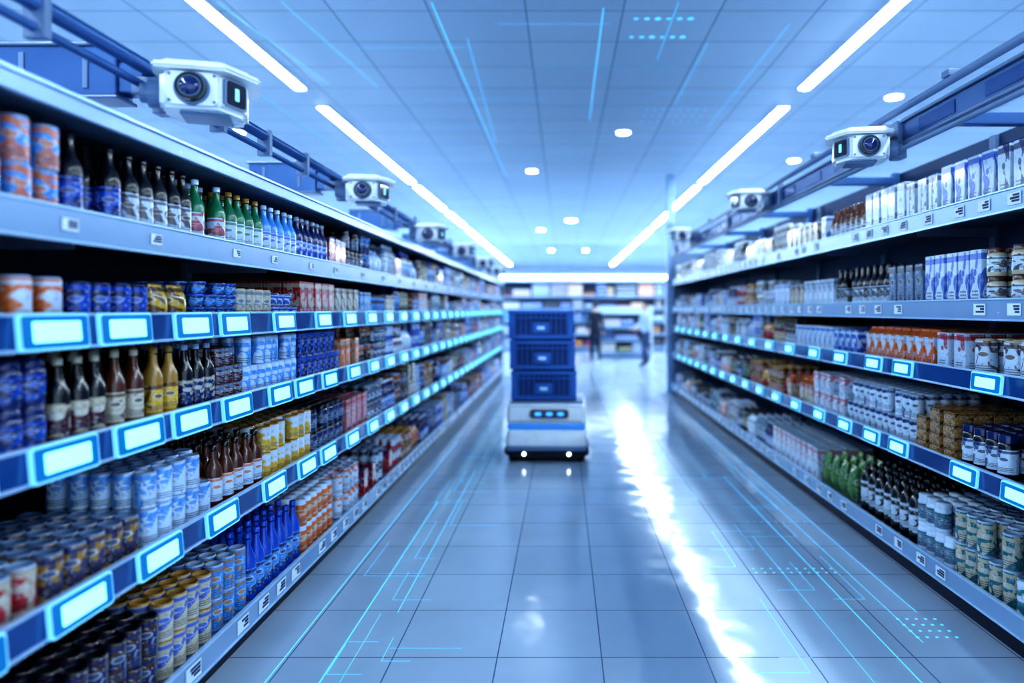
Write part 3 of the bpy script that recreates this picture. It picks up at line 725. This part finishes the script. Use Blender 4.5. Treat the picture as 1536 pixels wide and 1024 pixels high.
# ------------------------------------------------------------------ people
def person(loc, rotz, height, mtop, mleg, stride=.22, arms='walk'):
    P = empty('shopper', loc, rotz)   # faces -y locally
    s = height/1.72
    me = bpy.data.meshes.new('body'); bm = bmesh.new()
    ar = stride*.7
    J = {}
    def j(n, p): J[n] = (len(J), p)
    j('pel', (0, 0, .96)); j('sp', (0, .01, 1.12)); j('ch', (0, .005, 1.3)); j('ub', (0, 0, 1.42)); j('nk', (0, -.005, 1.5)); j('hd', (0, -.012, 1.57))
    for sd, nm in ((1, 'r'), (-1, 'l')):
        st = stride*sd
        j('sh'+nm, (.165*sd, 0, 1.41))
        if arms == 'walk':
            j('el'+nm, (.225*sd, .03-ar*sd*-.5, 1.14)); j('wr'+nm, (.235*sd, -.06+ar*sd*1.0, .91))
        else:
            j('el'+nm, (.22*sd, -.05, 1.15)); j('wr'+nm, (.16*sd, -.28, 1.07))
        j('hp'+nm, (.09*sd, 0, .9)); j('kn'+nm, (.1*sd, -st*.5-.03, .5)); j('an'+nm, (.1*sd, -st+.02, .09+(.05 if st < 0 else 0)))
        j('to'+nm, (.115*sd, -st-.13, .035))
    vs = [None]*len(J)
    for n, (i, p) in J.items(): vs[i] = bm.verts.new(p)
    E = [('pel', 'sp'), ('sp', 'ch'), ('ch', 'ub'), ('ub', 'nk'), ('nk', 'hd')]
    for nm in 'rl': E += [('ub', 'sh'+nm), ('sh'+nm, 'el'+nm), ('el'+nm, 'wr'+nm), ('pel', 'hp'+nm), ('hp'+nm, 'kn'+nm), ('kn'+nm, 'an'+nm), ('an'+nm, 'to'+nm)]
    for a, b in E: bm.edges.new((vs[J[a][0]], vs[J[b][0]]))
    bm.to_mesh(me); bm.free()
    o = bpy.data.objects.new('tmpbody', me); COL.objects.link(o)
    o.modifiers.new('skin', 'SKIN')
    sub = o.modifiers.new('sub', 'SUBSURF'); sub.levels = 2; sub.render_levels = 2
    rad = dict(pel=(.16, .115), sp=(.14, .1), ch=(.165, .115), ub=(.13, .09), nk=(.055, .055), hd=(.05, .05), sh=(.07, .065), el=(.05, .05), wr=(.033, .03), hp=(.1, .1), kn=(.068, .07), an=(.048, .052), to=(.045, .035))
    for n, (i, p) in J.items():
        key = n if n in rad else n[:2]
        me.skin_vertices[0].data[i].radius = rad[key]
        me.skin_vertices[0].data[i].use_root = (n == 'pel')
    bpy.context.view_layer.update()
    dg = bpy.context.evaluated_depsgraph_get()
    m2 = bpy.data.meshes.new_from_object(o.evaluated_get(dg)); bpy.data.objects.remove(o)
    m2.name = 'body'
    for m in (mtop, mleg, 'blackr', 'skin'): m2.materials.append(M[m])
    for p in m2.polygons:
        z = p.center.z; p.use_smooth = True
        ax = abs(p.center.x)
        if z < .12: p.material_index = 2
        elif z < .97 and ax < .2: p.material_index = 1
        elif z > 1.49: p.material_index = 3
        else: p.material_index = 0
    b = bpy.data.objects.new('body', m2); COL.objects.link(b); b.parent = P
    bm = bmesh.new(); bmesh.ops.create_uvsphere(bm, u_segments=24, v_segments=18, radius=1)
    for v in bm.verts:
        x, y, z = v.co
        w = .076*(1-.18*max(0, -z))
        v.co = Vector((x*w, y*.094*(1 if y > 0 else .95), z*.118))
        if y < -.9 and -.35 < z < .05: v.co.y -= .012
    mkobj('head', bm, ['skin'], P, True, (0, -.015, 1.655))
    bm = bmesh.new(); bmesh.ops.create_uvsphere(bm, u_segments=24, v_segments=18, radius=1)
    dl = [v for v in bm.verts if (v.co.y < -.1 and v.co.z < .45) or v.co.z < -.45]
    bmesh.ops.delete(bm, geom=dl, context='VERTS')
    for v in bm.verts: v.co = Vector((v.co.x*.085, v.co.y*.103, v.co.z*.126))
    h = mkobj('hair', bm, ['hair'], P, True, (0, -.01, 1.66)); sm = h.modifiers.new('s', 'SOLIDIFY'); sm.thickness = .006
    bm = bmesh.new()
    tube(bm, [(0, -.1, 1.68), (0, -.118, 1.645), (0, -.104, 1.635)], [.006, .014, .008], 8)
    tube(bm, [(.076, 0, 1.68), (.082, .01, 1.655), (.074, .0, 1.625)], [.01, .015, .008], 8)
    tube(bm, [(-.076, 0, 1.68), (-.082, .01, 1.655), (-.074, .0, 1.625)], [.01, .015, .008], 8)
    mkobj('nose_and_ears', bm, ['skin'], P, True)
    bm = bmesh.new()
    for sx in (-.03, .03): tube(bm, [(sx-.01, -.1, 1.668), (sx+.01, -.1, 1.668)], .006, 8)
    tube(bm, [(-.022, -.098, 1.6), (0, -.104, 1.598), (.022, -.098, 1.6)], [.003, .006, .003], 8)
    mkobj('eyes_and_mouth', bm, ['hair'], P, True)
    for nm, sd in (('r', 1), ('l', -1)):
        w = Vector(J['wr'+nm][1]); el = Vector(J['el'+nm][1]); d = (w-el).normalized()
        side = Vector((0, -1, 0)) if abs(d.z) > .7 else Vector((1, 0, 0))
        side = (side-d*side.dot(d)).normalized(); n = d.cross(side)
        bm = bmesh.new()
        tube(bm, [w-d*.01, w+d*.03, w+d*.085], [.026, .036, .038], 12, flat=.5)
        inw = n*(-.012*sd)
        for i, (off, ln) in enumerate(((.027, .07), (.009, .078), (-.009, .072), (-.026, .058))):
            b0 = w+d*.08+side*off
            tube(bm, [b0, b0+d*ln*.45+inw*.3, b0+d*ln*.75+inw*.9, b0+d*ln+inw*1.9], [.0095, .009, .0085, .007], 8)
        t0 = w+d*.03+side*.03
        tube(bm, [t0, t0+side*.02+d*.025, t0+side*.026+d*.055+inw*.5], [.012, .01, .008], 8)
        mkobj('hand_'+nm, bm, ['skin'], P, True)
    P.scale = (s, s, s)
    return P
person((.92, 19.2, 0), math.pi, 1.66, 'clothdark', 'clothdark', .2)
person((2.15, 17.5, 0), math.radians(-65), 1.62, 'clothwhite', 'clothnavy', .12, 'fwd')

# ------------------------------------------------------------------ glowing cyan overlay graphics, added as flat lines on floor / ceiling
def overlay_lines(name, segs_, z, dots=()):
    bm = bmesh.new()
    for (xa, ya, xb, yb, w) in segs_:
        d = Vector((xb-xa, yb-ya, 0)); n = Vector((-d.y, d.x, 0)).normalized()*w/2
        p = [Vector((xa, ya, z))+n, Vector((xa, ya, z))-n, Vector((xb, yb, z))-n, Vector((xb, yb, z))+n]
        bm.faces.new([bm.verts.new(q) for q in p])
    for (x, y, r) in dots:
        bm.faces.new([bm.verts.new((x+a, y+b, z)) for a, b in circ(r, 10)])
    fixn(bm); return mkobj(name, bm, ['cyan'])
rr = random.Random(4)
fl = [(-.98, 2.3, -.98, 5.2, .006), (-1.2, 2.5, -1.2, 7.5, .005), (-.82, 3.3, -.82, 6.2, .004), (1.44, 2.6, 1.44, 6.0, .005), (1.25, 2.4, 1.25, 4.4, .003),
      (1.62, 3.0, 1.62, 8.0, .004), (1.75, 3.3, 1.75, 9.0, .004)]
for i in range(40):
    s_ = rr.choice((-1, 1)); x = rr.uniform(.75, 1.2) if s_ < 0 else rr.uniform(1.0, 1.7); y = rr.uniform(2.6, 7)
    fl.append((s_*x, y, s_*x+rr.uniform(.08, .35)*-s_, y, .003))
    if rr.random() < .7: fl.append((s_*x, y, s_*x, y+rr.uniform(.1, .8), .0025))
dots = [(1.1+.05*i, 3.8+.06*j, .008) for i in range(10) for j in range(2)]+[(1.62+.045*i, 3.05+.06*j, .008) for i in range(5) for j in range(4)]+[(1.3+.05*i, 4.7, .006) for i in range(9)]
overlay_lines('floor_overlay_lines', fl, .0015, dots)
cl2 = [(-1.03, 5.2, -1.04, 11.9, .009), (-2.7, 5.2, -2.5, 7.1, .008), (.32, 5.3, .33, 8.45, .009), (-2.2, 5.2, -2.0, 7.2, .007), (-.85, 5.9, -.97, 9.6, .006), (-3.4, 7.4, -3.4, 11.9, .008),
       (-.55, 5.6, .4, 5.6, .006), (-.3, 6.6, 1.2, 6.6, .005), (-1.6, 7.6, -.2, 7.6, .006), (.3, 9.2, 1.9, 9.2, .007), (-1.4, 10.3, .5, 10.3, .007), (1.3, 6.0, 1.3, 7.8, .005),
       (-1.9, 6.1, -.9, 6.1, .005), (1.0, 7.4, 2.2, 7.4, .005), (.9, 5.2, .9, 6.4, .005), (1.9, 5.6, 1.9, 8.8, .005), (-2.0, 8.8, -.7, 8.8, .006)]
dots = [(.6+.09*i, 5.5+.37*j, .02+.004*(i % 3)) for i in range(6) for j in range(2)]+[(1.0+.1*i, 8+.25*j, .014) for i in range(8) for j in range(3)]
overlay_lines('ceiling_overlay_lines', cl2, CE-.003, dots)

# ------------------------------------------------------------------ world + camera
w = bpy.data.worlds.new('World'); scene.world = w; w.use_nodes = True
w.node_tree.nodes['Background'].inputs[0].default_value = (.58, .8, 1, 1)
w.node_tree.nodes['Background'].inputs[1].default_value = 1.7
cam = bpy.data.cameras.new('Camera'); co = bpy.data.objects.new('Camera', cam); COL.objects.link(co)
co.location = (0, 0, 1.5); co.rotation_euler = (math.pi/2, 0, 0)
cam.sensor_width = 36; cam.lens = 36*1000/1536
cam.shift_x = -77/1536; cam.shift_y = -48/1536
cam.dof.use_dof = True; cam.dof.focus_distance = 3.0; cam.dof.aperture_fstop = .75
cam.clip_start = .05
scene.camera = co
scene.view_settings.view_transform = 'Standard'
for lk in ('High Contrast', 'Medium High Contrast', 'None'):
    try:
        scene.view_settings.look = lk; break
    except Exception: pass
print('look', scene.view_settings.look)
